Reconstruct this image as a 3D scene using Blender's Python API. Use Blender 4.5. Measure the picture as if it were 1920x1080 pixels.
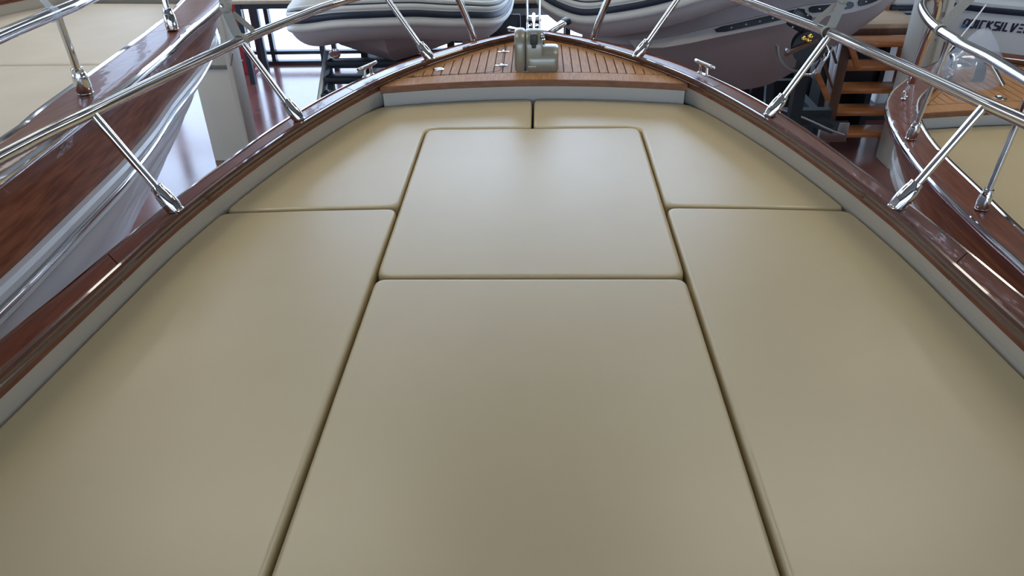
import bpy, bmesh, math, random
from mathutils import Vector, Matrix
random.seed(7)
for o in list(bpy.data.objects):
    bpy.data.objects.remove(o, do_unlink=True)
SC = bpy.context.scene
COL = SC.collection
Z0 = 1.5                       # height of the sun-bed cushions above the hall floor

# ------------------------------------------------------------------ camera
cam = bpy.data.cameras.new('camera')
cam.sensor_width = 36.0
cam.lens = 1400.0 / 1920.0 * 36.0
cam.clip_start = 0.02
camo = bpy.data.objects.new('camera', cam)
COL.objects.link(camo)
SC.camera = camo
def set_cam(pitch, yaw, roll, loc):
    p, y, r = (math.radians(a) for a in (pitch, yaw, roll))
    f = Vector((0, math.cos(p), -math.sin(p))); ri = Vector((1, 0, 0)); up = ri.cross(f)
    ri, up = math.cos(r)*ri + math.sin(r)*up, -math.sin(r)*ri + math.cos(r)*up
    Rz = Matrix.Rotation(y, 3, 'Z')
    ri, up, f = Rz @ ri, Rz @ up, Rz @ f
    m = Matrix(((ri.x, up.x, -f.x, loc[0]), (ri.y, up.y, -f.y, loc[1]), (ri.z, up.z, -f.z, loc[2]), (0, 0, 0, 1)))
    camo.matrix_world = m
set_cam(32.0, 2.39, -1.28, (0.0217, 0.0, Z0 + 0.947))

# ------------------------------------------------------------------ light
world = bpy.data.worlds.new('sky')
SC.world = world
world.use_nodes = True
bg = world.node_tree.nodes['Background']
SKY = (0.64, 0.81, 1.10)
bg.inputs['Color'].default_value = (*SKY, 1)
bg.inputs['Strength'].default_value = 4.7
ROOF_FILL_COL, ROOF_FILL = (1.0, 0.97, 0.90), 0.7  # glow of the ceiling panes added as soft fill
FILL_LAMP_COL, FILL_LAMP = (1.0, 0.94, 0.82), 6.4  # hanging lamps out of view, added for their light
def portal(name, loc, rot, sx, sy):             # window openings, for the sampler only
    l = bpy.data.lights.new(name, 'AREA'); l.shape = 'RECTANGLE'; l.size, l.size_y = sx, sy
    l.cycles.is_portal = True
    o = bpy.data.objects.new(name, l); COL.objects.link(o); o.location = loc; o.rotation_euler = rot
portal('portal_front', (-1.3, 9.12, 2.6), (-math.pi/2, 0, 0), 7.8, 5.2)
portal('portal_right', (9.12, 2.5, 1.65), (0, math.pi/2, 0), 1.5, 5.0)
portal('portal_left', (-9.12, 0.75, 2.3), (0, -math.pi/2, 0), 2.2, 7.5)
portal('portal_back', (0.0, -7.12, 2.3), (math.pi/2, 0, 0), 14.0, 3.8)
vs = SC.view_settings
vs.view_transform = 'Standard'
vs.look = 'None'
vs.gamma = 1.0
vs.use_curve_mapping = False
vs.exposure = 0.17

# ------------------------------------------------------------------ materials
MATS = {}
def mat(name, c1, c2=None, scale=8.0, stretch=(1, 1, 1), rough=0.5, metal=0.0, coat=0.0, bump=0.0, bscale=40.0,
        bstretch=(1, 1, 1), spec=0.5, rvar=0.0, emit=None, alpha=None, trans=0.0, detail=4.0, contrast=(0.35, 0.65), coatrough=0.03, world_co=False):
    m = bpy.data.materials.new(name); m.use_nodes = True
    nt = m.node_tree; b = nt.nodes['Principled BSDF']
    b.inputs['Base Color'].default_value = (*c1, 1)
    b.inputs['Roughness'].default_value = rough
    b.inputs['Metallic'].default_value = metal
    b.inputs['Coat Weight'].default_value = coat
    b.inputs['Coat Roughness'].default_value = coatrough
    b.inputs['Specular IOR Level'].default_value = spec
    if trans: b.inputs['Transmission Weight'].default_value = trans
    if alpha is not None: b.inputs['Alpha'].default_value = alpha
    if emit:
        b.inputs['Emission Color'].default_value = (*emit[0], 1); b.inputs['Emission Strength'].default_value = emit[1]
    def coords(st):
        if world_co:
            tc = nt.nodes.new('ShaderNodeNewGeometry'); out = tc.outputs['Position']
        else:
            tc = nt.nodes.new('ShaderNodeTexCoord'); out = tc.outputs['Object']
        mp = nt.nodes.new('ShaderNodeMapping')
        mp.inputs['Scale'].default_value = st
        nt.links.new(out, mp.inputs['Vector'])
        return mp.outputs['Vector']
    if c2 is not None:
        n = nt.nodes.new('ShaderNodeTexNoise'); n.inputs['Scale'].default_value = scale; n.inputs['Detail'].default_value = detail
        nt.links.new(coords(stretch), n.inputs['Vector'])
        r = nt.nodes.new('ShaderNodeValToRGB')
        r.color_ramp.elements[0].position, r.color_ramp.elements[1].position = contrast
        r.color_ramp.elements[0].color = (*c1, 1); r.color_ramp.elements[1].color = (*c2, 1)
        nt.links.new(n.outputs['Fac'], r.inputs['Fac']); nt.links.new(r.outputs['Color'], b.inputs['Base Color'])
        if rvar:
            mr = nt.nodes.new('ShaderNodeMapRange'); mr.inputs['To Min'].default_value = rough - rvar; mr.inputs['To Max'].default_value = rough + rvar
            nt.links.new(n.outputs['Fac'], mr.inputs['Value']); nt.links.new(mr.outputs['Result'], b.inputs['Roughness'])
    if bump:
        n2 = nt.nodes.new('ShaderNodeTexNoise'); n2.inputs['Scale'].default_value = bscale; n2.inputs['Detail'].default_value = 2.0
        nt.links.new(coords(bstretch), n2.inputs['Vector'])
        bp = nt.nodes.new('ShaderNodeBump'); bp.inputs['Strength'].default_value = bump; bp.inputs['Distance'].default_value = 0.01
        nt.links.new(n2.outputs['Fac'], bp.inputs['Height'])
        nt.links.new(bp.outputs['Normal'], b.inputs['Normal'])
        if coat: nt.links.new(bp.outputs['Normal'], b.inputs['Coat Normal'])
    MATS[name] = m
    return m
VINYL = mat('cream_vinyl', (0.60, 0.485, 0.275), (0.625, 0.51, 0.295), scale=3, rough=0.34, bump=0.06, bscale=9, spec=0.7)
CANVAS = mat('cream_canvas', (0.68, 0.61, 0.48), (0.73, 0.66, 0.53), scale=4, rough=0.5, bump=0.25, bscale=5)
MAHOG = mat('varnished_mahogany', (0.135, 0.036, 0.018), (0.21, 0.066, 0.034), scale=6, stretch=(14, 1.2, 14), rough=0.35, coat=0.24, spec=0.25, bump=0.09, bscale=16, bstretch=(2, 1, 2))
MAHOGP = mat('mahogany_side_panel', (0.17, 0.045, 0.016), (0.33, 0.105, 0.038), scale=5, stretch=(10, 0.7, 16), rough=0.45, coat=0.12, coatrough=0.15, spec=0.25)
BEAD = mat('mahogany_bead', (0.07, 0.018, 0.009), (0.11, 0.031, 0.015), scale=8, stretch=(10, 1, 10), rough=0.22, coat=1.0)
TEAK = mat('teak_plank', (0.40, 0.195, 0.080), (0.52, 0.28, 0.125), scale=9, stretch=(18, 1.5, 8), rough=0.55, spec=0.25)
TEAKE = mat('teak_edge', (0.19, 0.075, 0.030), (0.25, 0.10, 0.042), scale=9, stretch=(2, 12, 8), rough=0.4)
CAULK = mat('black_caulk', (0.012, 0.011, 0.010), rough=0.6)
GELCOAT = mat('white_gelcoat', (0.60, 0.56, 0.48), rough=0.22, coat=0.3)
HULLW = mat('white_hull_paint', (0.80, 0.83, 0.84), rough=0.30, coat=0.15)
LINER = mat('grey_white_liner', (0.60, 0.58, 0.54), rough=0.35)
CHROME = mat('polished_steel', (0.78, 0.77, 0.75), rough=0.07, metal=1.0)
STEELD = mat('satin_steel', (0.42, 0.40, 0.37), rough=0.3, metal=1.0)
WINDP = mat('olive_grey_paint', (0.29, 0.268, 0.20), rough=0.30, metal=0.25, coat=0.3)
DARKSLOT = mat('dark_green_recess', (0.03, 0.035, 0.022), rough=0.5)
FLOORM = mat('red_brown_floor_paint', (0.17, 0.060, 0.050), (0.23, 0.095, 0.085), scale=1.3, rough=0.16, rvar=0.07, bump=0.035, bscale=2.5, spec=0.9, contrast=(0.3, 0.7), world_co=True)
COLP = mat('beige_column_paint', (0.62, 0.58, 0.47), (0.66, 0.62, 0.51), scale=3, rough=0.55)
COLJ = mat('grey_joint_seal', (0.20, 0.20, 0.18), rough=0.8, bump=0.5, bscale=60)
REDP = mat('dark_red_paint', (0.40, 0.030, 0.04), rough=0.4)
FRAME = mat('dark_window_frame', (0.018, 0.026, 0.038), rough=0.4)
WALLP = mat('pale_wall_paint', (0.52, 0.48, 0.42), rough=0.8)
WALLD = mat('grey_brown_wall', (0.20, 0.18, 0.16), rough=0.8)
CEIL = mat('ceiling_grey', (0.26, 0.245, 0.22), rough=0.9)
BEAMM = mat('ceiling_beam_grey', (0.16, 0.15, 0.14), rough=0.7)
ROOF_FILLM = mat('roof_fill_glow', (0.8, 0.8, 0.8), rough=0.5, emit=(ROOF_FILL_COL, ROOF_FILL))
TUBE = mat('cream_inflatable_fabric', (0.70, 0.685, 0.61), (0.74, 0.725, 0.65), scale=3, rough=0.42, bump=0.03, bscale=30)
TUBEG = mat('grey_inflatable_fabric', (0.50, 0.465, 0.43), (0.53, 0.495, 0.46), scale=3, rough=0.5, bump=0.04, bscale=20)
NAVY = mat('navy_rubber', (0.018, 0.026, 0.045), rough=0.45)
RIBHULL = mat('grey_brown_hull', (0.37, 0.305, 0.28), (0.40, 0.33, 0.305), scale=2, rough=0.35)
RIBCH = mat('pale_chine', (0.56, 0.51, 0.46), rough=0.4)
BLACK = mat('black_plastic', (0.012, 0.013, 0.015), rough=0.35)
DARKW = mat('dark_painted_wood', (0.022, 0.030, 0.035), rough=0.5)
PALEM = mat('pale_galvanised', (0.42, 0.46, 0.48), rough=0.35, metal=0.6)
STEPW = mat('orange_varnished_pine', (0.42, 0.14, 0.038), (0.54, 0.205, 0.06), scale=4, stretch=(1, 10, 10), rough=0.4, coat=0.2)
STEPD = mat('brown_timber', (0.10, 0.045, 0.024), (0.14, 0.065, 0.035), scale=4, stretch=(10, 10, 1), rough=0.5)
PLY = mat('pale_plywood', (0.55, 0.42, 0.28), (0.62, 0.48, 0.33), scale=6, stretch=(1, 8, 1), rough=0.55)
STRAP = mat('taupe_webbing', (0.34, 0.31, 0.25), rough=0.75, bump=0.2, bscale=150)
BRASS = mat('brass', (0.80, 0.52, 0.14), rough=0.2, metal=1.0)
WHITEP = mat('white_plastic', (0.84, 0.85, 0.83), rough=0.3)
LBLUE = mat('light_blue_vinyl', (0.05, 0.22, 0.45), rough=0.4)
NAVYL = mat('navy_lettering', (0.02, 0.025, 0.06), rough=0.4)
PLASTIC = mat('clear_plastic_wrap', (0.75, 0.82, 0.90), rough=0.12, alpha=0.30, bump=0.6, bscale=25)
BEIGEC = mat('beige_cabinet', (0.58, 0.51, 0.38), rough=0.5)
def glass_mat():
    m = bpy.data.materials.new('window_glass'); m.use_nodes = True; nt = m.node_tree
    nt.nodes.remove(nt.nodes['Principled BSDF'])
    t = nt.nodes.new('ShaderNodeBsdfTransparent'); t.inputs['Color'].default_value = (0.95, 0.97, 0.98, 1)
    g = nt.nodes.new('ShaderNodeBsdfGlossy'); g.inputs['Roughness'].default_value = 0.05
    mx = nt.nodes.new('ShaderNodeMixShader'); mx.inputs[0].default_value = 0.06
    nt.links.new(t.outputs[0], mx.inputs[1]); nt.links.new(g.outputs[0], mx.inputs[2])
    nt.links.new(mx.outputs[0], nt.nodes['Material Output'].inputs['Surface'])
    return m
GLASS = glass_mat()

# ------------------------------------------------------------------ mesh helpers
def V(*a): return Vector(a)
def link(name, me, m, parent=None):
    o = bpy.data.objects.new(name, me); COL.objects.link(o)
    if m is not None and len(me.materials) == 0: me.materials.append(m)
    if parent is not None: o.parent = parent
    return o
def mk(name, verts, faces, m, parent=None, smooth=False, angle=None):
    me = bpy.data.meshes.new(name)
    me.from_pydata([tuple(v) for v in verts], [], faces)
    me.validate(); me.update()
    bm = bmesh.new(); bm.from_mesh(me)
    bmesh.ops.remove_doubles(bm, verts=bm.verts, dist=1e-6)
    bmesh.ops.recalc_face_normals(bm, faces=bm.faces)
    bm.to_mesh(me); bm.free()
    if smooth:
        for p in me.polygons: p.use_smooth = True
        me.set_sharp_from_angle(angle=math.radians(angle if angle else 40))
    return link(name, me, m, parent)
def empty(name, label=None, cat=None, loc=(0, 0, 0), rz=0.0, group=None, parent=None):
    o = bpy.data.objects.new(name, None); COL.objects.link(o)
    o.location = loc; o.rotation_euler = (0, 0, rz); o.empty_display_size = 0.1
    if parent is not None: o.parent = parent
    tag(o, label, cat, group)
    return o
def tag(o, label=None, cat=None, group=None, kind=None):
    if label: o['label'] = label
    if cat: o['category'] = cat
    if group: o['group'] = group
    if kind: o['kind'] = kind
    return o
def catmull(pts, n=8):
    P = [Vector(p) for p in pts]; out = []
    for i in range(len(P)-1):
        a = P[i-1] if i else P[0]*2 - P[1]; b, c = P[i], P[i+1]
        d = P[i+2] if i+2 < len(P) else P[-1]*2 - P[-2]
        for k in range(n):
            t = k/n
            out.append(0.5*((2*b) + (c-a)*t + (2*a-5*b+4*c-d)*t*t + (3*b-a-3*c+d)*t**3))
    out.append(P[-1]); return out
def resample(pts, n):
    P = [Vector(p) for p in pts]; L = [0.0]
    for a, b in zip(P[:-1], P[1:]): L.append(L[-1] + (b-a).length)
    out = []; j = 0
    for k in range(n):
        s = L[-1]*k/(n-1)
        while j < len(L)-2 and L[j+1] < s: j += 1
        d = L[j+1]-L[j]
        out.append(P[j].lerp(P[j+1], 0 if d < 1e-9 else min(1, (s-L[j])/d)))
    return out
def grid(rows, closed_u=False, closed_v=False, cap=False):
    nu, nv = len(rows), len(rows[0]); vs_ = [p for r in rows for p in r]; fs = []
    for i in range(nu if closed_u else nu-1):
        for j in range(nv if closed_v else nv-1):
            a = i*nv+j; b = i*nv+(j+1) % nv; c = ((i+1) % nu)*nv+(j+1) % nv; d = ((i+1) % nu)*nv+j
            fs.append((a, b, c, d))
    if cap:
        fs.append(tuple(range(nv-1, -1, -1))); fs.append(tuple((nu-1)*nv + j for j in range(nv)))
    return vs_, fs
def tube_rows(path, r, n=12):
    P = [Vector(p) for p in path]; rows = []
    up = Vector((0, 0, 1))
    t0 = (P[1]-P[0]).normalized()
    nrm = t0.cross(up)
    if nrm.length < 1e-3: nrm = t0.cross(Vector((1, 0, 0)))
    nrm.normalize()
    for i, p in enumerate(P):
        t = ((P[min(i+1, len(P)-1)]-P[max(i-1, 0)])).normalized()
        nrm = (nrm - t*nrm.dot(t)).normalized(); bi = t.cross(nrm)
        rr = r[i] if isinstance(r, (list, tuple)) else r
        rows.append([p + nrm*rr*math.cos(2*math.pi*k/n) + bi*rr*math.sin(2*math.pi*k/n) for k in range(n)])
    return rows
def tube(name, path, r, m, parent=None, n=12, smooth_n=0):
    if smooth_n: path = catmull(path, smooth_n)
    v, f = grid(tube_rows(path, r, n), closed_v=True, cap=True)
    return mk(name, v, f, m, parent, True, 50)
def boxmesh(sx, sy, sz, bev=0.0, seg=2):
    bm = bmesh.new(); bmesh.ops.create_cube(bm, size=1.0)
    bmesh.ops.scale(bm, vec=(sx, sy, sz), verts=bm.verts)
    if bev: bmesh.ops.bevel(bm, geom=list(bm.edges), offset=bev, segments=seg, affect='EDGES', profile=0.5)
    me = bpy.data.meshes.new('box'); bm.to_mesh(me); bm.free()
    if bev:
        for p in me.polygons: p.use_smooth = True
        me.set_sharp_from_angle(angle=math.radians(50))
    return me
def box(name, c, s, m, parent=None, bev=0.0, rot=None, seg=2):
    me = boxmesh(*s, bev, seg)
    M = Matrix.Translation(c)
    if rot: M = M @ Matrix.Rotation(rot[2], 4, 'Z') @ Matrix.Rotation(rot[1], 4, 'Y') @ Matrix.Rotation(rot[0], 4, 'X')
    me.transform(M); me.name = name
    return link(name, me, m, parent)
def beam(name, a, b, w, h, m, parent=None, bev=0.0):
    """a rectangular bar from a to b; h is its thickness in the most upright cross direction"""
    a, b = Vector(a), Vector(b); d = b-a; L = d.length; d.normalize()
    ref = Vector((0, 0, 1)) if abs(d.z) < 0.95 else Vector((0, 1, 0))
    s = d.cross(ref).normalized(); u = s.cross(d).normalized()
    me = boxmesh(w, L, h, bev)
    M = Matrix(((s.x, d.x, u.x, (a.x+b.x)/2), (s.y, d.y, u.y, (a.y+b.y)/2), (s.z, d.z, u.z, (a.z+b.z)/2), (0, 0, 0, 1)))
    me.transform(M); me.name = name
    return link(name, me, m, parent)
def prism(name, poly, z0, z1, m, parent=None, bev=0.0):
    bm = bmesh.new()
    vs_ = [bm.verts.new((p[0], p[1], z0)) for p in poly]
    f = bm.faces.new(vs_)
    r = bmesh.ops.extrude_face_region(bm, geom=[f])
    top = [g for g in r['geom'] if isinstance(g, bmesh.types.BMVert)]
    bmesh.ops.translate(bm, vec=(0, 0, z1-z0), verts=top)
    bmesh.ops.recalc_face_normals(bm, faces=bm.faces)
    if bev:
        es = [e for e in bm.edges if all(abs(v.co.z-z1) < 1e-6 for v in e.verts)]
        bmesh.ops.bevel(bm, geom=es, offset=bev, segments=2, affect='EDGES', profile=0.5)
    me = bpy.data.meshes.new(name); bm.to_mesh(me); bm.free()
    return link(name, me, m, parent)
def lathe(name, prof, base, axis, m, parent=None, n=20):
    """prof: list of (radius, height) along axis from base"""
    base = Vector(base); ax = Vector(axis).normalized()
    s = ax.orthogonal().normalized(); t = ax.cross(s)
    rows = [[base + ax*h + (s*math.cos(2*math.pi*k/n) + t*math.sin(2*math.pi*k/n))*max(r, 1e-4) for k in range(n)] for r, h in prof]
    v, f = grid(rows, closed_v=True, cap=True)
    return mk(name, v, f, m, parent, True, 45)

# ------------------------------------------------------------------ the hall
def structure(o): o['kind'] = 'structure'; return o
XW, YN, YF, HZ = 9.0, -7.0, 9.0, 6.2
structure(box('floor', (0, 1, -0.05), (2*XW, 16.4, 0.1), FLOORM))
structure(box('ceiling', (0, 1, HZ+0.05), (2*XW, 16.4, 0.1), CEIL))
def side_wall(name, sx, m, y0, y1, z0, z1, wname, ny):
    w = structure(empty(name)); x = sx*(XW+0.1)
    box('sill_wall', (x, 1, z0/2), (0.2, 16.4, z0), m, w)
    box('head_wall', (x, 1, (z1+HZ)/2), (0.2, 16.4, HZ-z1), m, w)
    box('end_wall', (x, (y0-7.2)/2, (z0+z1)/2), (0.2, y0+7.2, z1-z0), m, w)
    box('end_wall', (x, (y1+9.2)/2, (z0+z1)/2), (0.2, 9.2-y1, z1-z0), m, w)
    wi = structure(empty(wname)); dy = (y1-y0)/ny
    for k in range(ny+1): box('mullion', (x, y0+k*dy, (z0+z1)/2), (0.08, 0.08, z1-z0), FRAME, wi)
    for z in (z0+.02, z1-.02): box('transom', (x, (y0+y1)/2, z), (0.08, y1-y0, 0.05), FRAME, wi)
    for k in range(ny): box('pane', (x, y0+(k+.5)*dy, (z0+z1)/2), (0.006, dy-.08, z1-z0-.05), GLASS, wi)
wb = structure(empty('wall_back'))
box('sill_wall', (0, YN-.1, .2), (2*XW, .2, .4), WALLD, wb)
box('head_wall', (0, YN-.1, (4.2+HZ)/2), (2*XW, .2, HZ-4.2), WALLD, wb)
for sg in (-1, 1): box('end_wall', (sg*8.0, YN-.1, 2.3), (2.0, .2, 3.8), WALLD, wb)
w8 = structure(empty('window_8'))  # unseen glazing behind the camera, added to light surfaces facing it
for k in range(9): box('mullion', (-7+14/8*k, YN-.1, 2.3), (.08, .08, 3.8), FRAME, w8)
for z in (.42, 4.18): box('transom', (0, YN-.1, z), (14, .08, .05), FRAME, w8)
for k in range(8): box('pane', (-7+14/8*(k+.5), YN-.1, 2.3), (14/8-.08, .006, 3.7), GLASS, w8)
side_wall('wall_left', -1, WALLP, -3.0, 4.5, 1.2, 3.4, 'window_6', 5)  # its window is out of view, added for light from the left
side_wall('wall_right', 1, WALLD, 0.0, 5.0, 0.9, 2.4, 'window_7', 4)  # window here also unseen, added to send light in from the right

# glazed front of the hall: masonry on the right, glass on the left and in the middle
GX0, GX1, GZ1 = -5.2, 2.6, 5.2
wf = empty('wall_far'); structure(wf)
box('left_pier', ((-XW+GX0)/2, YF+0.1, HZ/2), (GX0+XW, 0.2, HZ), WALLP, wf)
box('right_panel', ((XW+GX1)/2, YF+0.1, HZ/2), (XW-GX1, 0.2, HZ), WALLD, wf)
box('lintel', ((GX0+GX1)/2, YF+0.1, (HZ+GZ1)/2), (GX1-GX0, 0.2, HZ-GZ1), WALLP, wf)
mx = [-5.2, -4.6, -3.32, -1.9, -0.16, 1.25, 2.6]
hz = [0.0, 0.12, 1.05, 2.9, GZ1]
win = empty('window_1', loc=(0, 0, 0)); structure(win)
for x in mx: box('mullion', (x, YF+0.06, GZ1/2), (0.085, 0.10, GZ1), FRAME, win)
box('mullion', (-3.17, YF+0.06, GZ1/2), (0.05, 0.08, GZ1), FRAME, win)
for z in hz: box('transom', ((GX0+GX1)/2, YF+0.06, z+0.02), (GX1-GX0, 0.09, 0.04), FRAME, win)
for a, b in zip(mx[:-1], mx[1:]):
    for z0, z1 in zip(hz[:-1], hz[1:]):
        box('pane', ((a+b)/2, YF+0.06, (z0+z1)/2+0.02), (b-a-0.085, 0.006, z1-z0-0.04), GLASS, win)
# glowing ceiling panes out of view, added for overhead fill
for i, (x, w) in enumerate(((-5.6, 1.1), (-1.9, 1.1), (1.9, 1.1), (5.6, 1.1))):
    rl = structure(empty('window_%d' % (i+2), loc=(x, 0.5, HZ)))
    for k in range(2):
        box('pane', (0, 3.4 + k*3.0, -0.02), (w, 2.6, 0.03), ROOF_FILLM, rl)
for i, y in enumerate((-5.4, -2.4, 0.6, 2.4, 5.4, 8.4)):
    structure(box('trim_%d' % (i+1), (0, y, HZ-0.2), (2*XW, 0.16, 0.3), BEAMM))

# unseen strip lights, added to brighten the cushions, columns and inflatables
FILL_LAMPM = mat('fill_lamp_diffuser', (0.8, 0.8, 0.8), rough=0.5, emit=(FILL_LAMP_COL, FILL_LAMP))
for lab, x, y in (('added unseen strip light between the left and foreground boats', -1.5, 2.75), ('added unseen strip light between the foreground and right hand boats', 1.5, 2.75),
        ('added unseen strip light in front of the left column', -3.1, 4.5), ('added unseen strip light in front of the right column', 3.1, 4.5)):
    pl_ = empty('added_pendant_light', lab, 'added lamp', (x, y, 3.85))
    box('housing', (0, 0, .05), (1.7, .46, .08), WALLD, pl_, .01)
    box('diffuser', (0, 0, .0), (1.6, .38, .03), FILL_LAMPM, pl_)
    for sx in (-.7, .7): tube('hanger', [(sx, 0, .09), (sx, 0, HZ-3.85)], .008, STEELD, pl_, n=6)

# ------------------------------------------------------------------ boats
NS = 64
def boat(name, label, O, I, zc, loc, rz, segs, lip, planks=None, rake=0.45, bead_glint=True, slope=.05):
    """a gozzo hull. O/I: outer and inner edge of the wooden gunwale cap (half breadth, y) from aft to bow,
    zc: height of the cushion plane; cap top is zc + .115"""
    root = empty(name, label, 'boat', loc, rz)
    Oc = resample(catmull([(x, y, 0) for x, y in O], 8), NS)
    Ic = resample(catmull([(x, y, 0) for x, y in I], 8), NS)
    ya = O[0][1]
    yb = O[-1][1]
    def nrm(C, i):
        t = (C[min(i+1, NS-1)]-C[max(i-1, 0)]).normalized()
        return Vector((t.y, -t.x, 0))           # points outboard on the starboard side
    def S(p, sg): return Vector((sg*p.x, p.y, p.z))
    dz_ = [-min((Oc[i]-Ic[i]).length, .13)*slope for i in range(NS)]
    def sweep(nm, C, prof, m, sg, i0=0, i1=NS-1, smooth=True, closed=True, follow=False):
        rows = []
        for i in range(i0, i1+1):
            n = nrm(C, i); row = []
            for d, z in prof:
                q = C[i] + n*d; q.z = zc + z + (dz_[i] if follow else 0)
                q.x = max(q.x, 0.0)
                row.append(S(q, sg))
            rows.append(row)
        v, f = grid(rows, closed_v=closed, cap=closed)
        return mk(nm, v, f, m, root, smooth, 35)
    for sg in (1, -1):
        # cap boards, scarfed at the given fractions
        cuts = [0]+[int(s*(NS-1)) for s in segs]+[NS-1]
        for a, b in zip(cuts[:-1], cuts[1:]):
            rows = []
            for i in range(a, b+1):
                p, q = Ic[i].copy(), Oc[i].copy()
                if i == a and a > 0: p = p.lerp(Ic[i+1], .035); q = q.lerp(Oc[i+1], .035)
                row = []
                wd = min((q-p).length, .13)*slope
                for s, z in ((0, .07), (0, .111), (.05, .1165), (.3, .1165-wd*.24), (.7, .1165-wd*.68), (.94, .1165-wd*.95), (1, .1125-wd), (1, .060)):
                    r = p.lerp(q, s); r.z = zc+z; row.append(S(r, sg))
                rows.append(row)
            v, f = grid(rows, closed_v=True, cap=True)
            mk('cap_board', v, f, MAHOG, root, True, 30)
        sweep('inner_bead', Ic, [(.004, .112), (-.002, .1175), (-.009, .117), (-.0125, .111), (-.012, .105), (-.008, .100), (-.004, .099), (-.003, .0965),
                                 (-.006, .093), (-.004, .084), (.004, .077), (.030, .076), (.03, .09)], BEAD, sg)
        if bead_glint: sweep('bead_glint', Ic, [(.010, .117), (.006, .121), (.001, .1215), (-.002, .1185), (.0, .115)], CHROME, sg)  # chrome line added to stand for the highlight along the bead
        sweep('rub_strip', Oc, [(-.007, .1125), (-.005, .1165), (.001, .1170), (.007, .1125), (.0085, .105), (.006, .096), (0, .094), (-.004, .104)], CHROME, sg, follow=True)
        sweep('coaming', Ic, [(.010, .080), (.033, .012), (.040, -.02), (.042, -.16), (.054, -.16), (.03, .080)], GELCOAT, sg, smooth=False)
        # hull sides
        L = yb-ya
        def hp(i, d):
            """hull point d below the cap at station i"""
            G = [(0, .985), (.25, .972), (.45, .935), (.65, .85), (.85, .68), (1.0, .42), (1.1, .17), (1.16, .02)]
            for (d0, g0), (d1, g1) in zip(G[:-1], G[1:]):
                if d <= d1: g = g0+(g1-g0)*(d-d0)/(d1-d0); break
            else: g = .02
            p = Oc[i].copy()
            fy = (p.y-ya)/L
            p.x = p.x*(g if fy < .6 else g*(1-.35*((fy-.6)/.4)*min(1, d/.7)))
            p.y = ya+(p.y-ya)*(1-(rake*d+.12*d*d)/L)
            p.z = zc+.10-d
            return S(p, sg)
        def strip(nm, ds, m, out=0.0):
            rows = []
            for i in range(NS):
                row = []
                for d, e in ds:
                    q = hp(i, d); n = nrm(Oc, i); q.x += sg*max(n.x, .0)*e; q.y += n.y*e
                    row.append(q)
                rows.append(row)
            v, f = grid(rows)
            return mk(nm, v, f, m, root, True, 35)
        strip('sheer_plank', [(0.0, -.004), (.06, 0), (.12, 0), (.205, 0)], MAHOGP)
        strip('rub_rail', [(.205, 0), (.207, .018), (.218, .026), (.235, .026), (.242, .020), (.243, .012)], HULLW)
        strip('rub_rail_strip', [(.243, .010), (.246, .022), (.251, .028), (.259, .028), (.266, .021), (.271, .010)], CHROME)
        strip('rub_rail', [(.271, .010), (.272, .020), (.282, .024), (.292, .018), (.296, .0)], HULLW)
        ds = [.296, .40, .50, .61, .73, .86, 1.0, 1.16]
        for k in range(len(ds)-1):
            strip('hull_plank', [(ds[k], -.002), ((ds[k]+ds[k+1])/2, .003), (ds[k+1]-.008, .008), (ds[k+1], .004), (ds[k+1]+.001, -.004)], HULLW)
    # transom and side-deck plate under the cushions
    tr = [hp(0, d) for d in (0, .2, .4, .6, .8, 1.0, 1.16)]
    tr2 = [Vector((-p.x, p.y, p.z)) for p in reversed(tr)]
    mk('transom', tr+tr2, [tuple(range(len(tr)*2))], HULLW, root)
    fl = [Ic[i]+nrm(Ic, i)*.04 for i in range(NS) if Ic[i].y < lip(0)+.05]
    poly = [(p.x+.0, p.y) for p in fl]+[(-p.x, p.y) for p in reversed(fl)]
    prism('berth_floor', poly, zc-.13, zc-.105, LINER, root)
    # foredeck
    NX = 40
    def wide(y):                                    # inner half breadth at y
        best = 0
        for a, b in zip(Ic[:-1], Ic[1:]):
            if (a.y-y)*(b.y-y) <= 0 and abs(b.y-a.y) > 1e-9:
                best = a.x+(b.x-a.x)*(y-a.y)/(b.y-a.y)
        return best
    def yin(x):                                     # inner edge y at half breadth x
        x = abs(x)
        for a, b in zip(reversed(Ic[:-1]), reversed(Ic[1:])):
            if (a.x-x)*(b.x-x) <= 0 and abs(a.x-b.x) > 1e-9:
                return a.y+(b.y-a.y)*(x-a.x)/(b.x-a.x)
        return Ic[-1].y
    xe = wide(lip(wide(lip(0))))
    xs = [-xe+2*xe*k/NX for k in range(NX+1)]
    front = [(x, lip(x)) for x in xs]
    back = [(x, max(yin(x)+.004, lip(x)+.001)) for x in reversed(xs)]
    deck = prism('foredeck', front+back, zc+.060, zc+.0785, CAULK, root)
    # dark edge lip + bulkhead
    rows = [[Vector((x, lip(x)-.010, zc+.0865)), Vector((x, lip(x)-.014, zc+.082)), Vector((x, lip(x)-.014, zc+.064)), Vector((x, lip(x)-.008, zc+.060)), Vector((x, lip(x)+.03, zc+.060)), Vector((x, lip(x)+.03, zc+.0865))] for x in xs]
    v, f = grid(rows, closed_v=True, cap=True)
    mk('edge_lip', v, f, TEAKE, deck, True, 30)
    rows = [[Vector((x, lip(x)+.028, zc+.062)), Vector((x, lip(x)+.034, zc-.14)), Vector((x, lip(x)+.05, zc-.14)), Vector((x, lip(x)+.05, zc+.062))] for x in xs]
    v, f = grid(rows, closed_v=True, cap=True)
    mk('bulkhead', v, f, GELCOAT, root, True, 30)
    return root, deck, Ic, Oc, yin, xs
def lip_us(x): return 2.925-.225*x*x
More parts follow.
